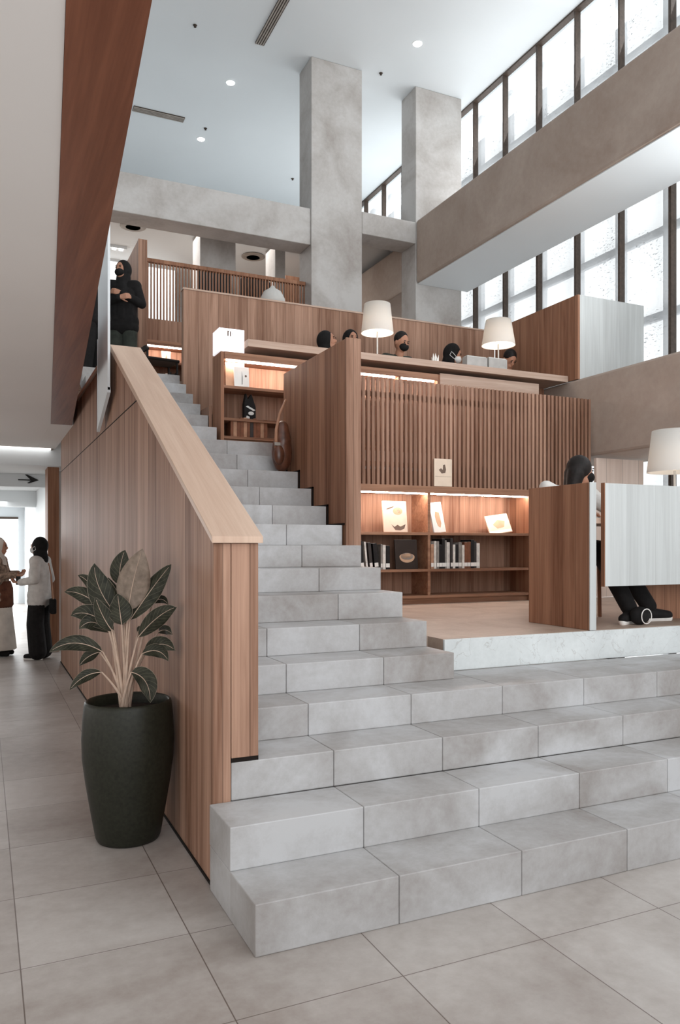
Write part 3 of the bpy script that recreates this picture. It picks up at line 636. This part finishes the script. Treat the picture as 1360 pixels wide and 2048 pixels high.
# white dome lamp in front of the upper railing
dl = thing('floor_lamp', (3.85, 10.7, 3.49), 'white dome-shaped shade seen above the upper parapet before the dark railing', 'lamp')
MB().lathe([(0.15, 0), (0.15, 0.02), (0.012, 0.03), (0.012, 1.6)], (3.85, 10.7, 3.491), 24).build('stand', 'lampbase', dl)
MB().lathe([(0.19, 1.52), (0.18, 1.62), (0.13, 1.72), (0.05, 1.77), (0.02, 1.81), (0.001, 1.815)], (3.85, 10.7, 3.491), 28).build('dome_shade', 'shade', dl, smooth=True)

# ---------------------------------------------------------------- chairs
def chair(x, y, z, rz, label, mat='chair', arms=False, group=None, wide=0.44, bh=0.82):
    o = thing('chair', (x, y, z), label, 'chair', group, rotz=rz)
    if not rz: ORG[o.name] = Vector((0, 0, 0))
    w = wide / 2
    MB().box(-w, w, -.22, .22, .43, .47).build('seat', mat, o, bevel=.012)
    MB().prism([(-w, .55), (w, .55), (w, bh - .05), (w - .06, bh), (-w + .06, bh), (-w, bh - .05)], 'y', .20, .235).build('backrest', mat, o, bevel=.006)
    for sx in (-1, 1):
        MB().tube([(sx * (w - .03), .21, .0), (sx * (w - .03), .215, .56)], .016, 8).build('leg', mat, o)
        MB().tube([(sx * (w - .03), -.2, 0), (sx * (w - .03), -.19, .43)], .016, 8).build('leg', mat, o)
        if arms: MB().tube([(sx * w, .2, .66), (sx * (w + .02), -.1, .66), (sx * (w + .02), -.18, .64), (sx * w, -.18, .46)], .02, 8).build('armrest', mat, o)
    return o
chair(3.28, 12.0, 4.752, pi, 'dark armchair behind the middle of the upper railing, left of two', arms=True, wide=.52, bh=1.04)
chair(3.95, 12.0, 4.752, pi, 'dark armchair behind the upper railing, right of two', arms=True, wide=.5, bh=1.02)
chair(2.13, 10.35, 3.492, pi * .55, 'black chair on the landing in front of the far lit bookcase', wide=.36, bh=.62)
chair(4.53, 5.18, 0.907, 0.08, 'wooden chair of the reader behind the desk end panel', mat='teak_dark', wide=.38, bh=.78)

# ---------------------------------------------------------------- potted plant
PX, PY = 0.682, 4.08
pl = thing('potted_plant', (PX, PY, 0), 'leafy dark green plant in a tall dark green pot beside the stair wall', 'potted plant', rotz=-math.atan(715.0 / 1550.0))
pot = [(0.12, 0.002), (0.155, 0.004), (0.163, 0.02), (0.185, 0.14), (0.212, 0.30), (0.228, 0.42), (0.231, 0.52), (0.226, 0.62), (0.219, 0.69), (0.215, 0.705), (0.207, 0.712), (0.199, 0.705), (0.200, 0.66), (0.198, 0.645)]
MB().lathe(pot, seg=64).build('pot', 'pot', pl, smooth=True)
MB().lathe([(0.001, 0.665), (0.1, 0.668), (0.197, 0.655), (0.196, 0.646)], seg=40).build('soil', 'soil', pl, smooth=True)
S = 0.000831
def lp(zx, zy, d):
    x = (zx - 597) * S
    return Vector((x, min(d, (.195 - .908 * x) / .419), .719 + (1040 - zy) * S))
def leaf(base, tip, width, bend=(0, 0, 0), d0=0.0, d1=0.0, mat='leaf', roll=0.0, fold=0.18, root=(575, 1035)):
    b = lp(*base, d0); t = lp(*tip, d1); w = width * S * 1.14
    mid = (b + t) / 2 + Vector((bend[0] * S, bend[2], -bend[1] * S))
    pts = []
    n = 14
    for i in range(n + 1):
        a = i / n; pts.append((1 - a) ** 2 * b + 2 * a * (1 - a) * mid + a * a * t)
    bm = bmesh.new(); uvl = bm.loops.layers.uv.new('UVMap'); rows = []; K = 4
    for i, p in enumerate(pts):
        a = i / n; tan = (pts[min(i + 1, n)] - pts[max(i - 1, 0)]).normalized()
        side = tan.cross(Vector((0, 1, 0)));
        side = side.normalized() if side.length > 1e-4 else Vector((1, 0, 0))
        nor = side.cross(tan).normalized()
        side = (side * cos(roll) + nor * sin(roll)).normalized(); nor = side.cross(tan).normalized()
        hw = w / 2 * (sin(pi * a ** 0.82) ** 0.8 if 0 < a < 1 else 0.0) + 0.0006
        row = []
        for k in range(-K, K + 1):
            u = k / K
            row.append((bm.verts.new(p + side * hw * u + nor * (abs(u) * hw * fold + 0.004 * sin(a * 9 + u * 2) * abs(u))), (u * .5 + .5, a)))
        rows.append(row)
    for r0, r1 in zip(rows, rows[1:]):
        for k in range(2 * K):
            q = (r0[k], r0[k + 1], r1[k + 1], r1[k]); f = bm.faces.new([v for v, _ in q]); f.smooth = True
            for lo, (_, uvc) in zip(f.loops, q): lo[uvl].uv = uvc
    me = bpy.data.meshes.new('leaf'); bm.to_mesh(me); bm.free(); me.materials.append(M[mat])
    o = bpy.data.objects.new('leaf', me); COL.objects.link(o); o.parent = pl
    md = o.modifiers.new('t', 'SOLIDIFY'); md.thickness = 0.0012
    MB().tube([p + Vector((0, -0.0022, 0)) for p in pts[:-1]], 0.0026, 6, 0.0008).build('midrib', 'petiole', o)
    r = lp(root[0] + random.uniform(-22, 22), root[1], random.uniform(-.02, .03)); r.z = 0.664
    c = (r + b) / 2; c.x = r.x + (b.x - r.x) * .32; c.z = r.z + (b.z - r.z) * .55
    st = [(1 - a) ** 2 * r + 2 * a * (1 - a) * c + a * a * b for a in [i / 10 for i in range(11)]]
    MB().tube(st, 0.0105, 8, 0.0036).build('petiole', 'petiole', pl, smooth=True)
leaf((525, 345), (560, 125), 118, (-28, 0, 0), .06, .05)
leaf((606, 500), (697, 118), 178, (-20, 0, 0), -.03, -.04, 'leafpale')
leaf((612, 560), (868, 214), 118, (30, -60, 0), -.02, .0, roll=.35)
leaf((575, 580), (375, 208), 150, (-95, 0, 0), .0, .03, roll=-.2)
leaf((430, 460), (262, 284), 80, (0, -60, 0), .04, .06, roll=.3)
leaf((420, 480), (180, 388), 84, (-10, -62, 0), .02, .05)
leaf((508, 628), (248, 530), 112, (-20, -110, 0), .0, -.02)
leaf((472, 642), (312, 610), 96, (-20, -110, 0), .03, -.05, fold=.3)
leaf((446, 752), (152, 742), 84, (-20, -110, 0), -.02, -.10, fold=.25)
leaf((400, 765), (288, 845), 62, (-25, -20, 0), .05, .02, roll=.4)
leaf((450, 872), (284, 966), 62, (-20, -50, 0), -.05, -.12, roll=.3)
leaf((668, 660), (930, 466), 98, (10, -62, 0), -.03, -.06)
leaf((720, 462), (838, 468), 44, (10, -60, 0), .09, .12)
leaf((760, 645), (885, 640), 52, (0, -40, 0), .08, .12)
leaf((690, 762), (918, 730), 86, (10, -90, 0), .02, -.02)
leaf((690, 764), (868, 800), 72, (30, -80, 0), -.03, -.08, fold=.3)
leaf((638, 868), (772, 1042), 118, (60, -70, 0), -.07, -.13, roll=-.2, fold=.25)
leaf((515, 612), (420, 412), 92, (-12, 20, 0), -.06, -.07)
leaf((580, 580), (548, 392), 128, (0, 0, 0), -.07, -.05)
leaf((640, 640), (672, 622), 44, (0, -10, 0), .05, .06)
leaf((560, 600), (440, 300), 110, (-20, 0, 0), .05, .09)

# ---------------------------------------------------------------- people
def V(*a): return Vector(a)
def hand(mb, wr, d, pn, curl=0.5, s=1.0, side=1):
    """wrist, pointing direction, palm normal; five fingers"""
    d = Vector(d).normalized(); pn = Vector(pn); pn = (pn - d * pn.dot(d)).normalized(); ac = d.cross(pn).normalized() * side
    wr = Vector(wr); pe = wr + d * .085 * s
    for k in (-1, 0, 1): mb.capsule(wr + ac * .012 * k * s, pe + ac * .026 * k * s, .017 * s, .013 * s, 10)
    for k, L in zip((-1.5, -.5, .5, 1.5), (.052, .066, .07, .06)):
        p = pe + ac * .0185 * k * s; d1 = (d * cos(curl) + pn * sin(curl)).normalized(); d2 = (d * cos(curl * 2.2) + pn * sin(curl * 2.2)).normalized()
        q = p + d1 * L * .55 * s; mb.capsule(p, q, .0095 * s, .0085 * s, 8); mb.capsule(q, q + d2 * L * .5 * s, .0085 * s, .0075 * s, 8)
    tb = wr + d * .03 * s + ac * .028 * s; td = (d * .7 + ac * .65 + pn * .3).normalized()
    mb.capsule(tb, tb + td * .038 * s, .011 * s, .0095 * s, 8); mb.capsule(tb + td * .038 * s, tb + td * .038 * s + (td * .6 + d * .5 + pn * .3).normalized() * .03 * s, .0095 * s, .008 * s, 8)
def person(loc, rz, label, J, top, bottom, hair='hijab', haircol='clblack', mask=None, vox=.009, skirt=None, shoes='clblack', sole=False, hands=True, headrot=0.0, headtilt=0.0, strap=False, sleeves=True):
    """J: joints in the person's frame (facing -y). top/bottom: material keys."""
    o = thing('person', loc, label, 'person', None, rotz=rz); ORG[o.name] = Vector((0, 0, 0))
    g = lambda k: Vector(J[k])
    pel, chest, neck, head = g('pelvis'), g('chest'), g('neck'), g('head')
    HR = Matrix.Rotation(headrot, 3, 'Z') @ Matrix.Rotation(headtilt, 3, 'X')
    hp = lambda x, y, z: head + HR @ Vector((x, y, z))
    def limbs(mb, inf, arms=True, legs=True, torso=True, skirtr=None):
        e = inf
        if torso:
            mb.capsule(pel + V(-.06, 0, .02), chest + V(-.07, 0, -.02), .105 + e, .10 + e); mb.capsule(pel + V(.06, 0, .02), chest + V(.07, 0, -.02), .105 + e, .10 + e)
            mb.capsule(pel, chest, .12 + e, .115 + e); mb.capsule(chest, neck + V(0, 0, -.03), .11 + e, .055 + e)
        for s_ in ('L', 'R'):
            if arms:
                sh, el, wr = g('sh' + s_), g('el' + s_), g('wr' + s_)
                mb.capsule(chest + (neck - chest) * .55, sh, .075 + e, .062 + e); mb.capsule(sh, el, .056 + e, .042 + e); mb.capsule(el, el + (wr - el) * (1.0 if inf == 0 else .93), .042 + e, .027 + e * 1.3)
            if legs:
                hip, kn, an = g('hip' + s_), g('kn' + s_), g('an' + s_)
                mb.capsule(pel, hip, .1 + e, .09 + e); mb.capsule(hip, kn, .088 + e, .058 + e); mb.capsule(kn, an, .058 + e, .036 + e * 1.4)
    b = MB(); limbs(b, 0)
    b.capsule(neck + V(0, 0, -.05), head + V(0, 0.01, -.06), .055, .05)
    b.ell(head + V(0, 0, .015), (.076, .094, .108), HR); b.ell(hp(0, -.03, -.055), (.056, .06, .058), HR)
    b.ell(hp(0, -.096, -.012), (.013, .02, .024), HR); b.ell(hp(0, -.085, -.052), (.026, .012, .009), HR)
    for s_ in (-1, 1): b.ell(hp(s_ * .077, .008, -.01), (.01, .018, .03), HR)
    for s_ in ('L', 'R'):
        if hands:
            hd = J.get('hd' + s_, (g('wr' + s_) - g('el' + s_))); pn = J.get('pn' + s_, V(1 if s_ == 'R' else -1, 0, 0))
            hand(b, g('wr' + s_), hd, pn, J.get('curl', .5), 1.0, 1 if s_ == 'L' else -1)
        an = g('an' + s_); td = Vector(J.get('toe' + s_, (0, -1, 0))).normalized()
        b.capsule(an + V(0, 0, -.03), an + td * .15 + V(0, 0, -.055), .036, .026)
    b.build('body', 'skin', o, remesh=vox * (.7 if hands else 1), smo=2)
    t = MB(); limbs(t, .016, legs=False, arms=sleeves); t.capsule(pel + V(-.05, 0, -.06), pel + V(-.05, 0, .1), .115, .12); t.capsule(pel + V(.05, 0, -.06), pel + V(.05, 0, .1), .115, .12)
    t.capsule(pel + V(-.075, 0, -.03), pel + V(.075, 0, -.03), .128, .128); t.capsule(pel + V(-.08, -.005, -.10), pel + V(.08, -.005, -.10), .122, .122)
    t.build('top', top, o, remesh=vox, smo=3)
    if bottom:
        l = MB()
        for s_ in ('L', 'R'):
            hip, kn, an = g('hip' + s_), g('kn' + s_), g('an' + s_)
            wl = J.get('wide', 0.0)
            l.capsule(pel, hip, .118, .108); l.capsule(hip, kn, .105, .078 + wl * .6); l.capsule(kn, an + (kn - an) * .06, .078 + wl * .6, .062 + wl)
        l.build('trousers', bottom, o, remesh=vox, smo=3)
    if skirt:
        l = MB(); l.lathe([(.13, pel.z + .06), (.16, pel.z - .08), (.19, pel.z - .4), (.23, .10), (.22, .09)], (pel.x, pel.y, 0), 30); l.build('skirt', skirt, o, smooth=True)
    if hair == 'hijab':
        h = MB(); h.ell(hp(0, .022, .022), (.098, .108, .122), HR); h.capsule(hp(0, .02, -.06), neck + V(0, 0.01, -.02), .088, .098); h.capsule(neck + V(0, 0, -.03), chest + V(0, -.03, .06), .10, .09)
        ho = h.build('headscarf', haircol, o, remesh=.010, smo=3)
        # opening for the face: a skin-coloured face is left showing in front of the scarf
        f = MB(); f.ell(hp(0, -.058, .008), (.058, .042, .076), HR); f.ell(hp(0, -.10, -.01), (.011, .018, .022), HR); f.build('face', 'skin', o, remesh=.006, smo=1)
    elif hair == 'short':
        h = MB(); h.ell(hp(0, .022, .045), (.084, .09, .092), HR); h.build('hair', haircol, o, remesh=.008, smo=2)
    elif hair == 'bob':
        h = MB(); h.ell(hp(0, .02, .03), (.10, .105, .108), HR); h.capsule(hp(-.03, .05, -.02), hp(-.03, .06, -.14), .075, .06); h.capsule(hp(.03, .05, -.02), hp(.03, .06, -.14), .075, .06); h.build('hair', haircol, o, remesh=.008, smo=2)
    yo = -.096 if hair == 'hijab' else -.09
    for s_ in (-1, 1):
        MB().ell(hp(s_ * .03, yo, .018), (.013, .006, .006), HR, 10).build('eye', 'black', o, smooth=True)
        MB().ell(hp(s_ * .03, yo - .001, .036), (.018, .005, .004), HR, 10).build('eyebrow', 'hair', o, smooth=True)
    MB().ell(hp(0, yo + .004, -.052), (.02, .006, .005), HR, 10).build('mouth', 'clbrown', o, smooth=True)
    if mask and not strap:
        m = MB(); m.ell(hp(0, -.068, -.038), (.062, .058, .05), HR); m.build('face_mask', mask, o, remesh=.007, smo=2)
    if mask and strap:
        m = MB(); m.ell(hp(0, -.068, -.038), (.062, .058, .05), HR); m.build('face_mask', mask, o, remesh=.007, smo=2)
        for s_ in (-1, 1): MB().tube([hp(s_ * .058, -.07, -.03), hp(s_ * .095, -.02, .0), hp(s_ * .104, .01, .015), hp(s_ * .1, .02, -.03), hp(s_ * .06, -.06, -.06)], .004, 6).build('mask_strap', 'maskw', o)
    for s_ in ('L', 'R'):
        an = g('an' + s_); td = Vector(J.get('toe' + s_, (0, -1, 0))).normalized()
        h = MB(); h.capsule(an + V(0, 0, -.028) - td * .03, an + td * .16 + V(0, 0, -.046), .05, .036); so = h.build('shoe', shoes, o, remesh=.008, smo=2)
        if sole: MB().capsule(an + V(0, 0, -.072) - td * .035, an + td * .165 + V(0, 0, -.072), .03, .03, 10).build('sole', 'rubber', o)
    return o
def stand(h=1.62, **kw):
    k = h / 1.7
    J = dict(pelvis=(0, 0, .93), chest=(0, 0.01, 1.26), neck=(0, .01, 1.43), head=(0, -.01, 1.575), shL=(.165, .01, 1.38), shR=(-.165, .01, 1.38), elL=(.22, .03, 1.1), elR=(-.22, .03, 1.1), wrL=(.22, -.06, .86), wrR=(-.22, -.06, .86),
             hipL=(.085, 0, .87), hipR=(-.085, 0, .87), knL=(.095, -.02, .49), knR=(-.095, -.02, .49), anL=(.095, 0.02, .085), anR=(-.095, 0.02, .085))
    J = {a: (b[0] * k, b[1] * k, b[2] * k) for a, b in J.items()}
    for a in ('anL', 'anR'): J[a] = (J[a][0], J[a][1], .085)
    J.update(kw); return J
# woman in white blouse in the hall, phone held in front
JA = stand(1.60, elL=(.25, .05, 1.06), wrL=(.14, -.20, 1.02), elR=(-.25, .04, 1.05), wrR=(-.10, -.24, 1.03), hdL=(-.3, -1, .05), hdR=(.2, -1, .05), pnL=(0, -.2, 1), pnR=(0, -.2, 1), wide=.055)
person((0.69, 11.05, 0), radians(-118), 'person in white blouse and wide black trousers standing in the hall by the wooden pier', JA, 'clwhite', 'clblack', 'hijab', 'clblack', 'maskw', .009, sole=True, headrot=radians(-10), strap=True)
ph = box('phone', (0.40, 0.46, 11.08, 11.09, 0.985, 1.10), 'black'); tag(ph, 'dark phone held by the person in the white blouse', 'phone')
ph.location = (0, 0, 0)
bgA = thing('shoulder_bag', (0.86, 10.95, 0.62), 'small dark shoulder bag hanging beside the person in the white blouse', 'bag')
MB().box(0.81, 0.89, 10.86, 11.06, 0.60, 0.80).build('bag_body', 'clblack', bgA, bevel=.02); MB().tube([(0.85, 10.88, .79), (0.83, 10.95, 1.1), (0.80, 11.0, 1.27), (0.83, 11.03, 1.1), (0.85, 11.05, .79)], .008, 6).build('bag_strap', 'strap', bgA)
JB = stand(1.60, elL=(.26, -.02, 1.1), wrL=(.12, -.22, 1.12), elR=(-.26, -.02, 1.1), wrR=(-.08, -.24, 1.1), pnL=(0, -.2, 1), pnR=(0, -.2, 1))
pb = person((0.20, 11.55, 0), radians(70), 'person at the left picture edge in brown striped top and long cream dress', JB, plain('striped_shawl', (150, 128, 112), .8, .3, 22), None, 'hijab', 'clcream', None, .010, skirt='clcream')
MB().lathe([(.155, 1.02), (.185, .92), (.19, .70), (.17, .66)], (0, 0, 0), 28).build('brown_apron', 'clbrown', pb, smooth=True)
# woman at stair head
JC = stand(1.62, elL=(.24, -.02, 1.08), wrL=(.02, -.2, 1.16), elR=(-.24, -.02, 1.08), wrR=(.0, -.22, 1.10), hdL=(-1, -.2, .2), hdR=(1, -.1, .2), pnL=(0, 1, 0), pnR=(0, 1, 0), wide=.02)
person((1.62, 10.1, 3.492), radians(-20), 'person in black headscarf and mask standing with folded arms at stair head', JC, 'clblack', 'clgreen', 'hijab', 'clblack', 'clblack', .009, headrot=radians(-25))
JD = stand(1.55)
person((1.21, 9.75, 3.492), radians(40), 'person in black mostly hidden behind the frosted glass panel', JD, 'clblack', 'clblack', 'hijab', 'clblack', None, .012, hands=False)
# seated readers
def sit(seat=.46, lean=.06, **kw):
    z = seat
    J = dict(pelvis=(0, 0, z + .10), chest=(0, -lean, z + .42), neck=(0, -lean * 1.6, z + .585), head=(0, -lean * 2.2 - .02, z + .735), shL=(.165, -lean * 1.3, z + .535), shR=(-.165, -lean * 1.3, z + .535), elL=(.21, -.16, z + .29), elR=(-.21, -.16, z + .29), wrL=(.10, -.36, z + .31), wrR=(-.10, -.36, z + .31),
             hipL=(.09, -.03, z + .09), hipR=(-.09, -.03, z + .09), knL=(.11, -.42, z + .08), knR=(-.11, -.42, z + .08), anL=(.11, -.40, .085), anR=(-.11, -.40, .085), pnL=(0, 0, -1), pnR=(0, 0, -1), curl=.25)
    J.update(kw); return J
def stool(x, y, z, h, label):
    o = thing('stool', (x, y, z), label, 'stool', 'stools behind the counter')
    MB().lathe([(.16, h - .035), (.17, h - .02), (.165, h)], (x, y, z), 24).build('seat', 'teak_dark', o)
    for k in range(4):
        a = pi / 4 + k * pi / 2; MB().tube([(x + .13 * cos(a), y + .13 * sin(a), z + h - .035), (x + .16 * cos(a), y + .16 * sin(a), z)], .013, 6).build('leg', 'teak_dark', o)
rd = [(3.64, 8.36, .30, 25, 'hijab', 'clblack', None, 'person in black headscarf behind the counter, left of the wing wall top', 20, -8, .02),
      (4.10, 8.63, .43, 0, 'hijab', 'clblack', 'maskw', 'person in black headscarf peeking over the wing wall top', 0, 0, .02),
      (4.56, 8.36, .36, 5, 'short', 'hair', 'clblack', 'short-haired person in dark mask, right of the left-hand lamp', 10, 22, .08),
      (5.26, 8.36, .30, 25, 'hijab', 'clblack', 'maskw', 'person in black headscarf with white mask strap behind the grey boxes', 28, 18, .07),
      (6.14, 8.36, .30, 0, 'short', 'hair', None, 'person with only dark hair showing at the right counter end', 0, 40, .10)]
stl = ['left of the wing wall top', 'farthest from the counter', 'right of the left-hand lamp', 'behind the grey boxes', 'at the right counter end']
for x, y, sh, rz, hr, hcol, mk, lb, hrot, tilt, lean in rd:
    stool(x, y + .02, 2.852, sh + .005, 'small wooden stool behind the counter, ' + stl[[r[0] for r in rd].index(x)])
    person((x, y, 2.852), radians(rz), lb, sit(sh, lean, elL=(.20, -.22, .71), elR=(-.20, -.22, .71), wrL=(.09, -.43, .742), wrR=(-.09, -.43, .742), knL=(.10, -.36, sh + .07), knR=(-.10, -.36, sh + .07), anL=(.10, -.34, .085), anR=(-.10, -.34, .085)), 'clblack' if hr == 'hijab' else 'clgreen', 'clblack', hr, hcol, mk, .011, hands=True, strap=(mk == 'maskw' and hrot > 10), headrot=radians(hrot), headtilt=radians(tilt))
# reader at the desk
JJ = sit(.47, .04, chest=(.02, -.05, .90), neck=(.05, -.07, 1.06), head=(.09, -.09, 1.215), shL=(.20, -.10, 1.01), shR=(-.17, -.06, 1.02), elL=(.26, -.28, .88), elR=(-.37, -.16, 1.06), wrL=(.18, -.42, .83), wrR=(-.14, -.38, .88), knL=(.10, -.42, .55), knR=(-.08, -.45, .55), anL=(.30, -.62, .09), anR=(.02, -.66, .09), toeL=(1, -.25, 0), toeR=(-1, -.35, 0))
person((4.45, 5.13, 0.907), radians(5), 'person in white shirt and black trousers reading at the desk, black hair and mask', JJ, 'clwhite', 'clblack', 'bob', 'hair', 'clblack', .008, sole=True, headrot=radians(66), headtilt=radians(8))
# black bag between the reader's shoes
fb = thing('small_bag', (4.50, 4.36, 0.906), 'small black bag with white piping on the floor under the desk', 'bag')
MB().ell((4.50, 4.36, 0.975), (.085, .06, .069)).build('bag_body', 'clblack', fb, smooth=True)
MB().tube([(4.50 + .05 * cos(a), 4.297 - .004, 0.975 + .055 * sin(a)) for a in [2 * pi * i / 20 for i in range(21)]], .004, 6).build('piping', 'rubber', fb)
# papers on the desk beside the reader
nb = box('open_notebook', (3.94, 4.34, 4.36, 4.62, 1.7005, 1.712), 'paper'); tag(nb, 'open white notebook on the desk in front of the reader', 'notebook')
# backpack by the wing wall end
bk = thing('backpack', (2.46, 6.62, 2.166), 'brown leather backpack half hidden behind the wing wall on the stairs', 'backpack')
m_ = MB(); m_.ell((2.475, 6.63, 2.35), (.095, .09, .18)); m_.capsule((2.48, 6.62, 2.45), (2.48, 6.63, 2.58), .08, .06); m_.build('bag_body', 'leather', bk, remesh=.01, smo=2)
MB().ell((2.42, 6.555, 2.32), (.05, .04, .09)).build('front_pocket', 'leather', bk, smooth=True)
MB().tube([(2.40, 6.58, 2.38), (2.41, 6.60, 2.55), (2.45, 6.62, 2.70), (2.52, 6.64, 2.84)], .018, 8, .01).build('shoulder_strap', 'strap', bk, smooth=True)
MB().box(2.375, 2.43, 6.54, 6.56, 2.40, 2.43).build('buckle', 'vent', bk, bevel=.003)
